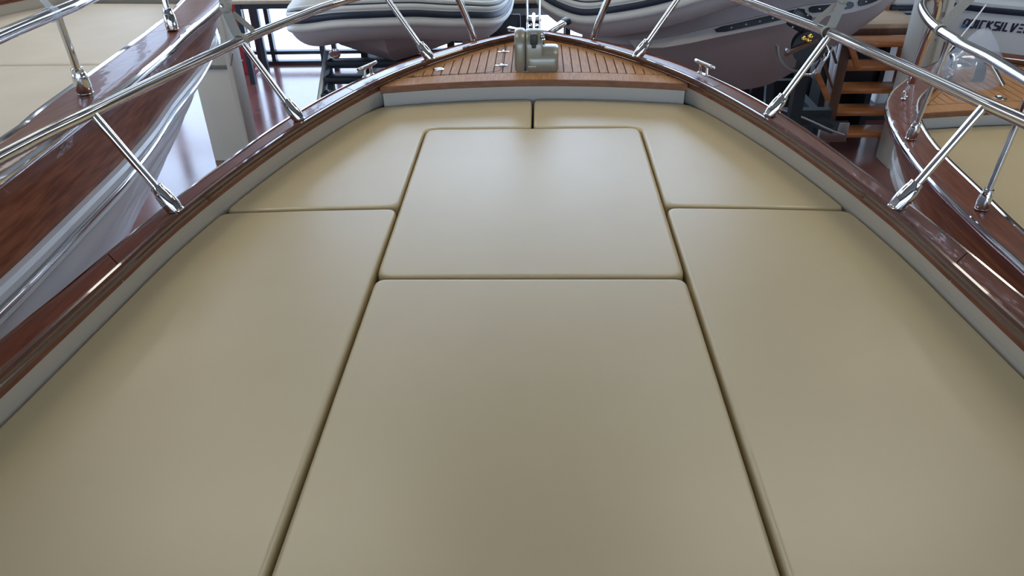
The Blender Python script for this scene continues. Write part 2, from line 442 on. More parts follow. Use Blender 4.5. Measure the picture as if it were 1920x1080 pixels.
O_us = [(1.06, -1.6), (1.10, -.8), (1.105, 0), (1.085, .6), (1.045, 1.15), (1.02, 1.35), (1.0, 1.55), (.972, 1.78), (.928, 2.05), (.862, 2.4), (.757, 2.75), (.607, 3.08), (.457, 3.29), (.285, 3.49), (.08, 3.655), (0, 3.70)]
I_us = [(.99, -1.6), (1.02, -.8), (1.02, 0), (1.0, .6), (.958, 1.05), (.93, 1.39), (.903, 1.69), (.838, 2.06), (.748, 2.42), (.605, 2.82), (.44, 3.12), (.235, 3.39), (.06, 3.545), (0, 3.585)]
us, deck_us, Ic_us, Oc_us, yin_us, xs_us = boat('motor_boat', 'wooden trimmed boat with the cream sun bed filling the foreground', O_us, I_us, Z0, (0, 0, 0), 0,
    (.36, .563, .795), lip_us, bead_glint=False, slope=.18)

def foredeck_planks(deck, zc, lip, yin, xe, x_start, pitch, hatch=True):
    top = zc+.087
    # broad margin board along the front edge
    n = 30
    fr = [(-xe*.985+2*xe*.985*k/n) for k in range(n+1)]
    yb = lambda x: lip(x)+.090
    def clampy(x, y): return min(y, yin(x)-.002)
    poly = [(x, lip(x)-.006) for x in fr]+[(x, clampy(x, yb(x))) for x in reversed(fr)]
    prism('margin_board', poly, zc+.079, top, TEAK, deck, .0015)
    # covering boards along the gunwale
    for sg in (1, -1):
        xs = [xe*.90*k/24 for k in range(25)]
        inner = [(sg*x, max(yin(x)-.046-.018*(x/xe), yb(x)+.003)) for x in xs]
        outer = [(sg*x, max(yin(x)-.002, inner[k][1]+.0005)) for k, x in enumerate(xs)]
        prism('covering_board', inner+outer[::-1], zc+.079, top, TEAK, deck, .0015)
    # straight planks
    g = .0022
    x = -x_start-pitch*12
    edges = []
    k = -14
    while k < 15:
        edges.append(k*pitch+x_start); k += 1
    for a, b in zip(edges[:-1], edges[1:]):
        a2, b2 = a+g, b-g
        def yt(x): return yin(x)-.046-.018*(abs(x)/xe)-.004
        m = (a2+b2)/2
        ys = yb(m)+.004
        if yt(a2) < ys+.008 or yt(b2) < ys+.008:
            # trimmed end pieces
            if max(yt(a2), yt(b2)) < ys+.02: continue
        ya_, yb_ = max(yt(a2), ys+.002), max(yt(b2), ys+.002)
        pts = [(a2, ys), (b2, ys), (b2, yb_)]
        if a2 < 0 < b2: pts.append((0, yt(0)))
        pts.append((a2, ya_))
        prism('plank', pts, zc+.079, top, TEAK, deck)
foredeck_planks(deck_us, Z0, lip_us, yin_us, xs_us[-1], .018, .0355)

# ---- stanchions, rails and fittings of our boat
def socket(parent, base, top, zc, scale=1.0):
    """angled stanchion foot: oval plate, tapered body, collar, then the tube"""
    b, t = Vector(base), Vector(top); d = (t-b).normalized()
    st = tube('stanchion', [b+d*.045*scale, t], .0105*scale, CHROME, parent)
    lathe('foot_plate', [(.021*scale, 0), (.022*scale, .002), (.018*scale, .004)], b, (0, 0, 1), CHROME, st)
    lathe('foot_socket', [(.0190*scale, -.006), (.0215*scale, .008*scale), (.0220*scale, .024*scale), (.0205*scale, .042*scale), (.0175*scale, .056*scale), (.0165*scale, .058*scale), (.0165*scale, .068*scale), (.0115*scale, .070*scale)], b+Vector((0, 0, .004)), d, CHROME, st)
    lathe('set_screw', [(.004, 0), (.004, .006), (.002, .007)], b+d*.055*scale+Vector((0, -.013*scale, 0)), (0, -1, .2), STEELD, st, 8)
    return st
for sg in (1, -1):
    zt = Z0+.117
    socket(us, (sg*.912, 1.707, zt), (sg*1.062, 1.735, Z0+.362), Z0)
    socket(us, (sg*.780, 2.394, zt), (sg*.935, 2.436, Z0+.360), Z0)
    socket(us, (sg*.430, 3.124, zt), (sg*.612, 3.185, Z0+.372), Z0)
    rail = [(1.17, -.9, .355), (1.175, -.2, .358), (1.165, .6, .36), (1.14, 1.2, .362), (1.105, 1.55, .364), (1.064, 1.75, .366), (1.012, 2.03, .366), (.972, 2.25, .365), (.932, 2.46, .364), (.855, 2.71, .366), (.765, 2.95, .370), (.613, 3.19, .376),
            (.50, 3.34, .385), (.42, 3.44, .385), (.375, 3.495, .355), (.335, 3.520, .27), (.295, 3.532, .16), (.27, 3.535, .07)]
    tube('rail', [(sg*x, y, Z0+z) for x, y, z in rail], .0148, CHROME, us, n=16, smooth_n=6)
def cleat(parent, c, ang, s=1.0):
    """mooring cleat: two footed legs and a tapering horn bar along the direction ang"""
    cl = empty('cleat', parent=parent, loc=c, rz=ang)
    for y in (-.021, .021):
        lathe('foot', [(.011*s, 0), (.011*s, .003), (.007*s, .006)], (0, y*s, 0), (0, 0, 1), CHROME, cl, 14)
        tube('leg', [(0, y*s*1.05, .002), (0, y*s*.95, .018*s), (0, y*s*.85, .036*s)], .0058*s, CHROME, cl, n=10, smooth_n=3)
    tube('horn', [(0, y*s, z*s) for y, z in ((-.061, .041), (-.058, .0405), (-.03, .038), (0, .0375), (.03, .038), (.058, .0405), (.061, .041))], [.004*s, .0062*s, .0075*s, .008*s, .0075*s, .0062*s, .004*s], CHROME, cl, n=12)
    box('base_plate', (0, 0, .0015), (.017*s, .062*s, .003), CHROME, cl, .001)
    return cl
cleat(us, (-.640, 2.885, Z0+.116), math.radians(-25))
cleat(us, (.650, 2.862, Z0+.116), math.radians(25))
# hatch hardware on the foredeck
def hinge(c):
    h = lathe('hinge_plate', [(.022, 0), (.022, .002), (.019, .0038)], (0, 0, 0), (0, 0, 1), CHROME, us, 20)
    h.location = c; h.scale = (1.25, .72, 1)
    lathe('hinge_knuckle', [(.0035, -.012), (.0035, .012)], (0, 0, .004), (0, 1, 0), CHROME, None, 8).parent = h
for y in (3.117, 3.335): hinge((-.132, y, Z0+.087))
lt = lathe('latch_ring', [(.024, 0), (.024, .003), (.020, .0045), (.015, .0035), (.015, .001)], (0, 0, 0), (0, 0, 1), CHROME, deck_us, 24)
lt.location = (-.389, 3.068, Z0+.0868)
lathe('latch_core', [(.013, 0), (.012, .004), (.003, .005)], (-.389, 3.068, Z0+.0868), (0, 0, 1), STEELD, deck_us, 16)
# hatch outline groove on the port side of the deck
def groove(pts, w=.0035):
    P = [Vector((x, y, Z0+.0872)) for x, y in pts]
    rows = []
    for i, p in enumerate(P):
        t = (P[min(i+1, len(P)-1)]-P[max(i-1, 0)]).normalized(); n = Vector((-t.y, t.x, 0))*w/2
        rows.append([p-n, p+n, p+n+Vector((0, 0, .0006)), p-n+Vector((0, 0, .0006))])
    v, f = grid(rows, closed_v=True, cap=True)
    mk('hatch_seam', v, f, CAULK, deck_us)
groove([(-.131, 3.50), (-.131, 3.06), (-.137, 3.043), (-.15, 3.036), (-.19, 3.02), (-.30, 3.005), (-.40, 2.99), (-.50, 2.965)])

# ---- cushions
def cushion(name, label, poly, ztop, thick, m, corner=.02, roll=.018, tilt=0.0, tilt_x=0.0, group=None, sag=0.0):
    """upholstered pad from a plan outline: vertical sides, rolled top edge, thin welt"""
    P = [Vector((x, y, 0)) for x, y in poly]; n = len(P); Q = []
    for i in range(n):                             # round the plan corners
        a, b, c = P[i-1], P[i], P[(i+1) % n]
        u, w = (a-b), (c-b)
        ang = u.angle(w)
        if ang > 2.75: Q.append(b); continue
        r = min(max(corner, (roll+.004)*2.2), u.length*.48, w.length*.48)
        p0, p1 = b+u.normalized()*r, b+w.normalized()*r
        for k in range(6):
            t = k/5; Q.append((1-t)**2*p0+2*t*(1-t)*b+t*t*p1)
    D = []
    for i, q in enumerate(Q):                      # densify long edges
        w = Q[(i+1) % len(Q)]; L = (w-q).length; k = max(1, int(L/.05))
        for j in range(k): D.append(q.lerp(w, j/k))
    cx = sum(p.x for p in D)/len(D); cy = sum(p.y for p in D)/len(D)
    bm = bmesh.new()
    vs_ = [bm.verts.new((p.x, p.y, 0)) for p in D]
    f = bm.faces.new(vs_)
    if f.normal.z < 0 or f.calc_area() < 0: bmesh.ops.reverse_faces(bm, faces=[f])
    bm.normal_update()
    if bm.faces[:][0].normal.z < 0: bmesh.ops.reverse_faces(bm, faces=bm.faces[:])
    r = bmesh.ops.extrude_face_region(bm, geom=bm.faces[:])
    top = [g for g in r['geom'] if isinstance(g, bmesh.types.BMVert)]
    bmesh.ops.translate(bm, vec=(0, 0, thick), verts=top)
    bmesh.ops.recalc_face_normals(bm, faces=bm.faces)
    tf = [fc for fc in bm.faces if fc.normal.z > .9 and fc.calc_center_median().z > thick*.5][0]
    cur = tf
    steps = 5; R = roll
    for k in range(1, steps+1):                    # rolled edge by repeated inset
        a0, a1 = math.pi/2*(k-1)/steps, math.pi/2*k/steps
        di = R*(math.cos(a0)-math.cos(a1)) if False else R*(math.sin(a1*1.0)-math.sin(a0))
        di = R*((1-math.cos(a1))-(1-math.cos(a0)))
        dz = R*(math.sin(a1)-math.sin(a0))
        res = bmesh.ops.inset_region(bm, faces=[cur], thickness=max(di, 1e-4), depth=0, use_even_offset=True)
        for v in cur.verts: v.co.z += dz
    bmesh.ops.inset_region(bm, faces=[cur], thickness=.003, depth=0, use_even_offset=True)
    bmesh.ops.triangulate(bm, faces=[cur], quad_method='BEAUTY', ngon_method='BEAUTY')
    z1 = thick+R
    for v in bm.verts:
        v.co.z += -z1+ztop
        if tilt or tilt_x: v.co.z += (v.co.y-cy)*tilt+(v.co.x-cx)*tilt_x
    me = bpy.data.meshes.new(name); bm.to_mesh(me); bm.free()
    for p in me.polygons: p.use_smooth = True
    me.set_sharp_from_angle(angle=math.radians(60))
    o = link(name, me, m)
    tag(o, label, 'cushion', group)
    return o
def off_curve(C, d):
    out = []
    for i in range(len(C)):
        t = (C[min(i+1, len(C)-1)]-C[max(i-1, 0)]).normalized()
        out.append(C[i]+Vector((t.y, -t.x, 0))*d)
    return out
def outer_pts(y0, y1, n=14, sg=1, gap=.012):
    """cushion outline along the coaming between two y values, aft to fore"""
    out = []
    C = off_curve(Ic_us, .036-gap*.3)
    for k in range(n+1):
        y = y0+(y1-y0)*k/n
        for a, b in zip(C[:-1], C[1:]):
            if a.y <= y <= b.y:
                x = a.x+(b.x-a.x)*(y-a.y)/(b.y-a.y); break
        out.append((sg*x, y))
    return out
G = 'sun bed cushions of the foreground boat'
TH = .085
gp = .0035
cushion('sun_cushion', 'large cream cushion nearest the camera in the middle of the sun bed', [(-.379, -.25), (.379, -.25), (.379, 1.560), (-.379, 1.560)], Z0, TH, VINYL, .03, .010, group=G)
cushion('sun_cushion', 'cream infill cushion in the centre, between the nearest cushion and the foredeck pair', [(-.381, 1.566), (.381, 1.566), (.388, 2.614), (-.388, 2.614)], Z0, TH, VINYL, .045, .013, group=G)
for sg, side, oth in ((-1, 'left', 'left'), (1, 'right', 'right')):
    op = outer_pts(-.25, 1.927, 18, sg)
    poly = [(sg*(.383+gp), -.25)]+op+[(sg*.65, 1.943), (sg*(.386+gp), 1.952)]
    cushion('sun_cushion', 'long cream side cushion running along the %s gunwale at the front of the picture' % side, poly, Z0, TH, VINYL, .02, .010, tilt=.0, tilt_x=sg*.0, group=G)
    op = outer_pts(1.938, 2.78, 9, sg)
    fr = [(sg*.602, 2.872), (sg*.45, lip_us(.45)+.026), (sg*.3, lip_us(.3)+.026), (sg*.15, lip_us(.15)+.026), (sg*.0045, lip_us(0)+.026)]
    poly = [(sg*(.386+gp), 1.961), (sg*.65, 1.952)]+op+fr+[(sg*.0045, 2.619), (sg*.335, 2.618), (sg*.392, 2.60), (sg*.393, 2.50)]
    cushion('sun_cushion', 'cream corner cushion wrapping the infill at the %s side of the bow' % side, poly, Z0, TH, VINYL, .022, .012, group=G)

# ---- windlass on the foredeck
wl = empty('anchor_windlass', 'olive grey anchor windlass standing on the teak foredeck', 'windlass', (.0, 3.08, Z0+.087))
def wprof(name, x0, x1, prof, m, parent, bev=.008):
    """profile in the y-z plane extruded along x, ends rounded"""
    n = len(prof); rows = []
    cy = sum(p[0] for p in prof)/n; cz = sum(p[1] for p in prof)/n
    for x, s in ((x0, .80), (x0+bev*.3, .92), (x0+bev, .985), (x0+bev*1.8, 1), (x1-bev*1.8, 1), (x1-bev, .985), (x1-bev*.3, .92), (x1, .80)):
        rows.append([Vector((x, cy+(y-cy)*s, max(0, cz+(z-cz)*s))) for y, z in prof])
    v, f = grid(rows, closed_v=True, cap=True)
    return mk(name, v, f, m, parent, True, 40)
def dprof(hw, h, n=16, flat=.25):
    P = [(-hw*.93, 0), (-hw, h*.12)]
    for k in range(n+1):
        a = math.pi-math.pi*k/n
        P.append((hw*math.copysign(abs(math.cos(a))**.8, math.cos(a)), h*flat+(h*(1-flat))*abs(math.sin(a))**.8))
    return P+[(hw, h*.12), (hw*.93, 0)]
wprof('gear_cover', -.074, -.0298, dprof(.070, .158, flat=.5), WINDP, wl, .010)
wprof('gear_housing', -.0295, .040, dprof(.068, .155, flat=.5), WINDP, wl, .005)
wprof('motor_drum', -.028, .102, dprof(.072, .092, flat=.35), WINDP, wl, .013)
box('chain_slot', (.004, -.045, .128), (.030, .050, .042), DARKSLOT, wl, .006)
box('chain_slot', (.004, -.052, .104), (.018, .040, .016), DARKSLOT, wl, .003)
lathe('gypsy_wheel', [(.022, 0), (.026, .004), (.018, .009), (.026, .014), (.022, .018)], (.030, -.035, .123), (1, 0, 0), CHROME, wl, 18)
box('maker_plate', (-.003, -.0725, .022), (.034, .004, .014), WINDP, wl, .0015)
box('base_flange', (.013, 0, .003), (.160, .130, .006), WINDP, wl, .002)
# ---- bow roller with a stowed anchor
br = empty('bow_roller', 'polished steel bow roller at the very tip of the bow', 'bow roller', (0, 3.60, Z0+.116))
for sg in (-1, 1):
    mk('cheek_plate', *grid([[Vector((sg*.030+e, y, z)) for y, z in ((-.06, 0), (-.06, .015), (.02, .045), (.11, .050), (.15, .030), (.15, -.02), (.05, 0))] for e in (-.002, .002)], closed_v=True, cap=True), CHROME, br)
box('base_tray', (0, .03, .002), (.066, .20, .004), CHROME, br, .001)
lathe('roller', [(.018, -.026), (.012, 0), (.018, .026)], (0, .11, .022), (1, 0, 0), BLACK, br, 16)
lathe('roller_pin', [(.005, -.036), (.005, .036)], (0, .11, .022), (1, 0, 0), CHROME, br, 10)
lathe('guide_pin', [(.005, -.033), (.005, .033)], (0, .05, .040), (1, 0, 0), CHROME, br, 10)
for x in (-.029, .027):
    tube('guard_post', [(x, .03, .03), (x*1.03, .045, .12), (x*1.05, .065, .30), (x*1.05, .08, .42)], .006, CHROME, br, smooth_n=3)
an = empty('plough_anchor', 'bright steel anchor hanging over the bow tip, one fluke showing on the right', 'anchor', (0, 3.70, Z0+.15))
tube('shank', [(0, -.15, .0), (0, 0, .012), (0, .12, -.015), (0, .20, -.10)], .009, CHROME, an, smooth_n=4)
beam('fluke', (.060, .0, -.075), (.150, .045, -.030), .050, .020, CHROME, an, .004)
beam('fluke_tip', (.146, .043, -.032), (.168, .054, -.021), .056, .024, BLACK, an, .004)
if 0: mk('fluke', [(0.02, .13, -.10), (.05, .04, -.045), (.155, -.005, .005), (.168, .012, .012), (.12, .11, -.03), (.04, .20, -.10), (0.02, .135, -.112), (.05, .045, -.057), (.155, 0, -.004), (.168, .017, .003), (.12, .115, -.042), (.04, .205, -.112)],
   [(0, 1, 2, 3, 4, 5), (11, 10, 9, 8, 7, 6), (0, 6, 7, 1), (1, 7, 8, 2), (2, 8, 9, 3), (3, 9, 10, 4), (4, 10, 11, 5), (5, 11, 6, 0)], CHROME, an)
mk('fluke', [(-x, y, z) for x, y, z in [(0.02, .13, -.10), (.05, .04, -.065), (.125, .015, -.055), (.13, .03, -.05), (.12, .11, -.06), (.04, .20, -.10), (0.02, .135, -.112), (.05, .045, -.077), (.125, .02, -.065), (.13, .035, -.06), (.12, .115, -.072), (.04, .205, -.112)]],
   [(0, 1, 2, 3, 4, 5), (11, 10, 9, 8, 7, 6), (0, 6, 7, 1), (1, 7, 8, 2), (2, 8, 9, 3), (3, 9, 10, 4), (4, 10, 11, 5), (5, 11, 6, 0)], CHROME, an)
tube('anchor_line', [(.004, -.62+.0, .06), (.003, -.42, .09), (.002, -.25, .045), (0, -.15, .004)], .0045, CHROME, an, n=8, smooth_n=4)

# ---- webbing ties on the rails
def ribbon(name, path, w, m, parent, wdir=(0, 1, 0), t=.0025, smooth_n=5):
    P = catmull(path, smooth_n) if smooth_n else [Vector(p) for p in path]
    rows = []; wd = Vector(wdir).normalized()
    for i, p in enumerate(P):
        tg = (P[min(i+1, len(P)-1)]-P[max(i-1, 0)]).normalized()
        s = (wd-tg*wd.dot(tg)).normalized()*w/2; n = tg.cross(s).normalized()*t/2
        rows.append([p-s-n, p+s-n, p+s+n, p-s+n])
    v, f = grid(rows, closed_v=True, cap=True)
    return mk(name, v, f, m, parent, True, 40)
def tie(label, sg, loc, rz=0.0):
    """a webbing tie: wrapped round the rail, two tails up to a round knot, a rising strap"""
    t = empty('webbing_tie', label, 'strap', loc, rz)
    ring = [(sg*.0178*math.cos(a), 0, .0178*math.sin(a)) for a in [2*math.pi*k/12 for k in range(13)]]
    ribbon('rail_wrap', ring, .020, STRAP, t, (.25, 1, 0), smooth_n=0)
    ribbon('tail', [(sg*.004, -.012, .018), (sg*.014, -.010, .05), (sg*.026, -.004, .092)], .030, STRAP, t, (1, .1, -sg*.3))
    ribbon('tail', [(-sg*.028, .050, .016), (-sg*.012, .03, .045), (sg*.014, .012, .080)], .018, STRAP, t, (.7, -sg*.5, -sg*.75))
    lathe('knot', [(.006, -.013), (.017, -.011), (.0215, -.004), (.0215, .004), (.017, .011), (.006, .013)], (sg*.028, 0, .104), (.5*sg, -1, .3), STRAP, t, 20)
    lathe('knot_eyelet', [(.007, 0), (.007, .002), (.004, .003)], (sg*.034, -.012, .108), (.5*sg, -1, .3), CHROME, t, 12)
    ribbon('rising_strap', [(sg*.030, .004, .115), (sg*.032, .010, .17), (sg*.030, .02, .30)], .030, STRAP, t, (1, .3, 0))
    return t
tie('grey brown webbing tie knotted on the left rail of the foreground boat', -1, (-.938, 2.442, Z0+.365))
tie('grey brown webbing tie knotted on the right rail of the foreground boat', 1, (.932, 2.452, Z0+.365))

# ------------------------------------------------------------------ neighbouring boat, right
ZR = Z0-.31
def lip_r(x): return 3.455-.13*x*x
O_r = [(1.0, -.8), (1.04, .3), (1.045, 1.3), (1.038, 1.96), (1.041, 2.154), (1.036, 2.5), (1.016, 2.746), (.958, 3.096), (.874, 3.408), (.80, 3.565), (.722, 3.69), (.545, 3.908), (.38, 4.09), (.192, 4.25), (0, 4.38)]
I_r = [(.91, -.8), (.94, .3), (.945, 1.3), (.935, 2.0), (.93, 2.22), (.911, 2.476), (.884, 2.853), (.816, 3.192), (.71, 3.46), (.568, 3.66), (.409, 3.845), (.223, 4.035), (0, 4.20)]
rb, deck_r, Ic_r, Oc_r, yin_r, xs_r = boat('motor_boat', 'wooden trimmed boat on the right, its teak foredeck and curved gunwale showing', O_r, I_r, ZR, (2.50, 0, 0), 0, (.45, .735), lip_r)
foredeck_planks(deck_r, ZR, lip_r, yin_r, xs_r[-1], .018, .0470)
for sg in (-1, 1):
    zt = ZR+.117
    socket(rb, (sg*.984, 2.327, zt), (sg*.955, 2.33, Z0+.21), ZR)
    socket(rb, (sg*.944, 2.985, zt), (sg*.915, 2.95, Z0+.215), ZR)
    rail = [(1.0, .2, .21), (.98, 1.2, .212), (.95, 2.0, .215), (.923, 2.435, .218), (.912, 2.69, .22), (.916, 2.893, .22), (.894, 3.148, .222), (.83, 3.40, .228), (.77, 3.53, .236), (.705, 3.61, .242), (.655, 3.645, .225),
            (.632, 3.665, .16), (.632, 3.69, .05), (.628, 3.73, -.08), (.622, 3.755, -.20)]
    tube('rail', [(sg*x, y, Z0+z) for x, y, z in rail], .0185, CHROME, rb, n=16, smooth_n=6)
cleat(rb, (-.752, 3.515, ZR+.116), math.radians(-33), 1.05)
cleat(rb, (.752, 3.515, ZR+.116), math.radians(33), 1.05)
rg = lathe('deck_ring', [(.030, 0), (.030, .004), (.024, .006), (.018, .003)], (-.27, 3.58, ZR+.087), (0, 0, 1), CHROME, rb, 24)
G2 = 'cushions of the right hand boat'
def edge_r(y, C):
    for a, b in zip(C[:-1], C[1:]):
        if a.y <= y <= b.y: return a.x+(b.x-a.x)*(y-a.y)/(b.y-a.y)
    return 0
ys = [.2+(3.20-.2)*k/16 for k in range(17)]
poly = [(2.5-edge_r(y, off_curve(Ic_r, .036)), y) for y in ys]+[(2.5-.72, lip_r(.72)+.02), (2.5-.4, lip_r(.4)+.022), (2.494, lip_r(0)+.022), (2.494, .2)]
cushion('sun_cushion', 'cream cushion inside the right hand boat, below its foredeck', poly[::-1], ZR, TH, VINYL, .03, .018)
poly = [(2.5+edge_r(y, off_curve(Ic_r, .036)), y) for y in ys]+[(2.5+.72, lip_r(.72)+.02), (2.5+.4, lip_r(.4)+.022), (2.506, lip_r(0)+.022), (2.506, .2)]
cushion('sun_cushion', 'cream cushion on the far side of the right hand boat, at the picture edge', poly, ZR, TH, VINYL, .03, .018)

# wrapped windlass of the right hand boat
ww = empty('wrapped_windlass', 'chrome windlass under clear plastic wrap on the right hand boat', 'windlass', (2.18, 3.90, ZR+.087))
WS = 1.0
wq = dprof(.06, .13, flat=.5)
wprof('housing', -.06, .05, wq, CHROME, ww, .012)
wprof('motor_drum', .0, .11, dprof(.055, .08, flat=.35), BLACK, ww, .01)
tube('chain_arm', [(-.05, -.02, .10), (-.02, -.06, .16), (.06, -.12, .12), (.13, -.18, .02)], .012, CHROME, ww, smooth_n=4)
rows = []
for k in range(9):
    t = k/8; row = []
    for j in range(20):
        a = 2*math.pi*j/20
        rr = (.17*(1-t)**.8+.02)*(1+.13*math.sin(3*a+4*t)+.08*math.sin(7*a+9*t))
        row.append(Vector((.03+rr*math.cos(a)*.9+.02*t, -.02+rr*math.sin(a)*.8, .26*t)))
    rows.append(row)
v, f = grid(rows, closed_v=True)
mk('plastic_wrap', v, f, PLASTIC, ww, True, 25)
ribbon('wrap_tape', [(-.19, -.13, .10), (-.13, -.10, .18), (-.05, -.06, .28), (.02, -.02, .37)], .006, WHITEP, ww, (0, 1, .5))
tr = empty('webbing_tie', 'grey brown webbing tie slung from the rail of the right hand boat', 'strap', (2.5-.905, 3.06, Z0+.222))
ring = [(.0215*math.cos(a), 0, .0215*math.sin(a)) for a in [2*math.pi*k/12 for k in range(13)]]
ribbon('rail_wrap', ring, .020, STRAP, tr, (.1, 1, 0), smooth_n=0)
ribbon('rising_strap', [(.010, .012, .016), (.06, .04, .06), (.135, .09, .115), (.22, .14, .175)], .046, STRAP, tr, (.6, .1, -.75))

# ------------------------------------------------------------------ neighbouring boat, left
ZL = Z0+.21
def lip_l(x): return 3.58-.225*x*x
O_l = [(1.02, -1.3), (1.06, -.5), (1.06, .2), (1.045, .8), (1.007, 1.25), (.950, 1.63), (.850, 2.21), (.760, 2.58), (.652, 3.07), (.51, 3.50), (.33, 3.82), (.14, 4.05), (0, 4.18)]
I_l = [(.90, -1.3), (.93, -.5), (.935, .2), (.92, .8), (.868, 1.436), (.812, 1.678), (.725, 2.11), (.615, 2.63), (.48, 3.10), (.34, 3.48), (.17, 3.76), (0, 3.95)]
LB = (-2.25, .3, 0); LA = math.radians(-5)
lb, deck_l, Ic_l, Oc_l, yin_l, xs_l = boat('motor_boat', 'wooden trimmed boat on the left, its mahogany side and white hull facing us', O_l, I_l, ZL, LB, LA, (.42, .70), lip_l, rake=1.15)
foredeck_planks(deck_l, ZL, lip_l, yin_l, xs_l[-1], .018, .0470)
def w2l(x, y):
    dx, dy = x-LB[0], y-LB[1]
    return (math.cos(LA)*dx+math.sin(LA)*dy, -math.sin(LA)*dx+math.cos(LA)*dy)
for sg in (1, -1):
    zt = ZL+.117
    for (bx, by), (tx, ty) in ((w2l(-1.238, 2.013), w2l(-1.226, 1.985)), (w2l(-1.311, 2.77), w2l(-1.330, 2.80))):
        socket(lb, (sg*bx, by, zt), (sg*tx, ty, Z0+.545), ZL)
    rl = [w2l(-1.14, .4), w2l(-1.18, 1.2), w2l(-1.212, 1.70), w2l(-1.222, 1.95), w2l(-1.232, 2.15), w2l(-1.29, 2.55), w2l(-1.34, 2.83), w2l(-1.47, 3.2), w2l(-1.66, 3.55), w2l(-1.72, 3.66)]
    zz = [.54, .545, .55, .55, .55, .552, .556, .56, .565, .35]
    tube('rail', [(sg*x, y, Z0+z) for (x, y), z in zip(rl, zz)], .0155, CHROME, lb, n=16, smooth_n=6)
def l2w(x, y): return (LB[0]+math.cos(LA)*x-math.sin(LA)*y, LB[1]+math.sin(LA)*x+math.cos(LA)*y)
G3 = 'cushions of the left hand boat'
Lo = off_curve(Ic_l, .036)
def lpad(label, y0, y1, sk0, sk1):
    ys = [y0+(y1-y0)*k/14 for k in range(15)]
    poly = [l2w(edge_r(y+sk0*(1-k/14)+sk1*k/14, Lo), y+sk0*(1-k/14)+sk1*k/14) for k, y in enumerate(ys)]
    poly += [l2w(-edge_r(y-sk0*(1-k/14)-sk1*k/14, Lo), y-sk0*(1-k/14)-sk1*k/14) for k, y in reversed(list(enumerate(ys)))]
    return cushion('sun_cushion', label, poly, ZL+.02, TH, CANVAS, .03, .016, group=G3)
lpad('pale cushion nearest us inside the left hand boat', -.3, 2.385, 0, .055)
lpad('pale cushion further forward inside the left hand boat', 2.392, 3.48, .055, 0)
tp = empty('tape_wrap', 'strip of clear tape wrapped round the rail of the left hand boat', 'tape', (-1.221, 1.955, Z0+.551), LA)
ring = [(.0185*math.cos(a), 0, .0185*math.sin(a)) for a in [2*math.pi*k/12 for k in range(13)]]
ribbon('band', ring, .022, PLASTIC, tp, (0, 1, 0), smooth_n=0)
ribbon('tail', [(0, 0, .016), (-.03, .01, .045), (-.07, .0, .09)], .022, PLASTIC, tp, (0, 1, 0))

# ------------------------------------------------------------------ cradles under the three boats
def cradle(label, loc, rz, top, hw, ys_, group):
    r = empty('boat_cradle', label, 'cradle', loc, rz, None)
    for y in ys_:
        box('keel_block', (0, y, top/2), (.22, .30, top), STEPD, r, .006)
        box('cross_beam', (0, y, .05), (2*hw, .12, .10), STEELD, r, .006)
        for sg in (1, -1):
            beam('prop', (sg*hw*.92, y, .08), (sg*hw*.62, y, top+.40), .06, .06, STEELD, r)
            box('pad', (sg*hw*.60, y, top+.42), (.16, .16, .03), BLACK, r, .004, (0, -sg*.9, 0))
    return r
cradle('steel boat cradle under the foreground boat', (0, 0, 0), 0, Z0+.10-1.165, .85, (-.8, 1.4), None)
cradle('steel boat cradle under the right hand boat', (2.5, 0, 0), 0, ZR+.10-1.165, .85, (.2, 2.2), None)
cradle('steel boat cradle under the left hand boat', LB, LA, ZL+.10-1.165, .85, (-.6, 1.3), None)

# ------------------------------------------------------------------ inflatable boats
def inflatable(label, path, r0, m_tube, loc=(0, 0, 0), taper=0.0):
    root = empty('inflatable_boat', label, 'inflatable', loc)
    P = catmull(path, 7)
    cx = sum(p.x for p in P)/len(P); cy = sum(p.y for p in P)/len(P)
    def frame(i):
        t = (P[min(i+1, len(P)-1)]-P[max(i-1, 0)]); t.z = 0; t.normalize()
        n = Vector((t.y, -t.x, 0))
        return n
    s = 1 if frame(len(P)//2).dot(P[len(P)//2]-Vector((cx, cy, 0))) > 0 else -1
    def rad(i):
        if not taper: return r0
        t = min(i, len(P)-1-i)/(taper*len(P))
        return r0*(.35+.65*math.sin(min(1, t)*math.pi/2))
    r = r0
    def ringpt(i, phi, rr):
        rr = rr-r0+rad(i)
        return P[i]+frame(i)*s*rr*math.cos(phi)+Vector((0, 0, rr*math.sin(phi)))
    def arc(nm, a0, a1, h, m, k=6):
        rows = []
        for i in range(len(P)):
            pr = [(a0, r-.004)]+[(a0+(a1-a0)*(j/(k-1)), r+h*math.sin(math.pi*(.12+.76*j/(k-1)))) for j in range(k)]+[(a1, r-.004)]
            rows.append([ringpt(i, math.radians(a), q) for a, q in pr])
        v, f = grid(rows, closed_v=True, cap=True)
        return mk(nm, v, f, m, root, True, 40)
    # upper fabric and lower fabric in two tones
    n = 16
    for nm, a0, a1, m in (('upper_tube', -22, 190, m_tube), ('lower_tube', 190, 338, TUBEG)):
        rows = [[ringpt(i, math.radians(a0+(a1-a0)*j/n), r) for j in range(n+1)] for i in range(len(P))]
        v, f = grid(rows)
        mk(nm, v, f, m, root, True, 60)
    arc('rubbing_strip', -22, -8, .020, m_tube)
    arc('navy_band', -4, 9, .010, NAVY)
    arc('rubbing_strip', 12, 20, .010, m_tube)
    arc('pin_stripe', 21, 23.5, .006, NAVY, 4)
    arc('rubbing_strip', 25, 31, .008, m_tube)
    return root, P
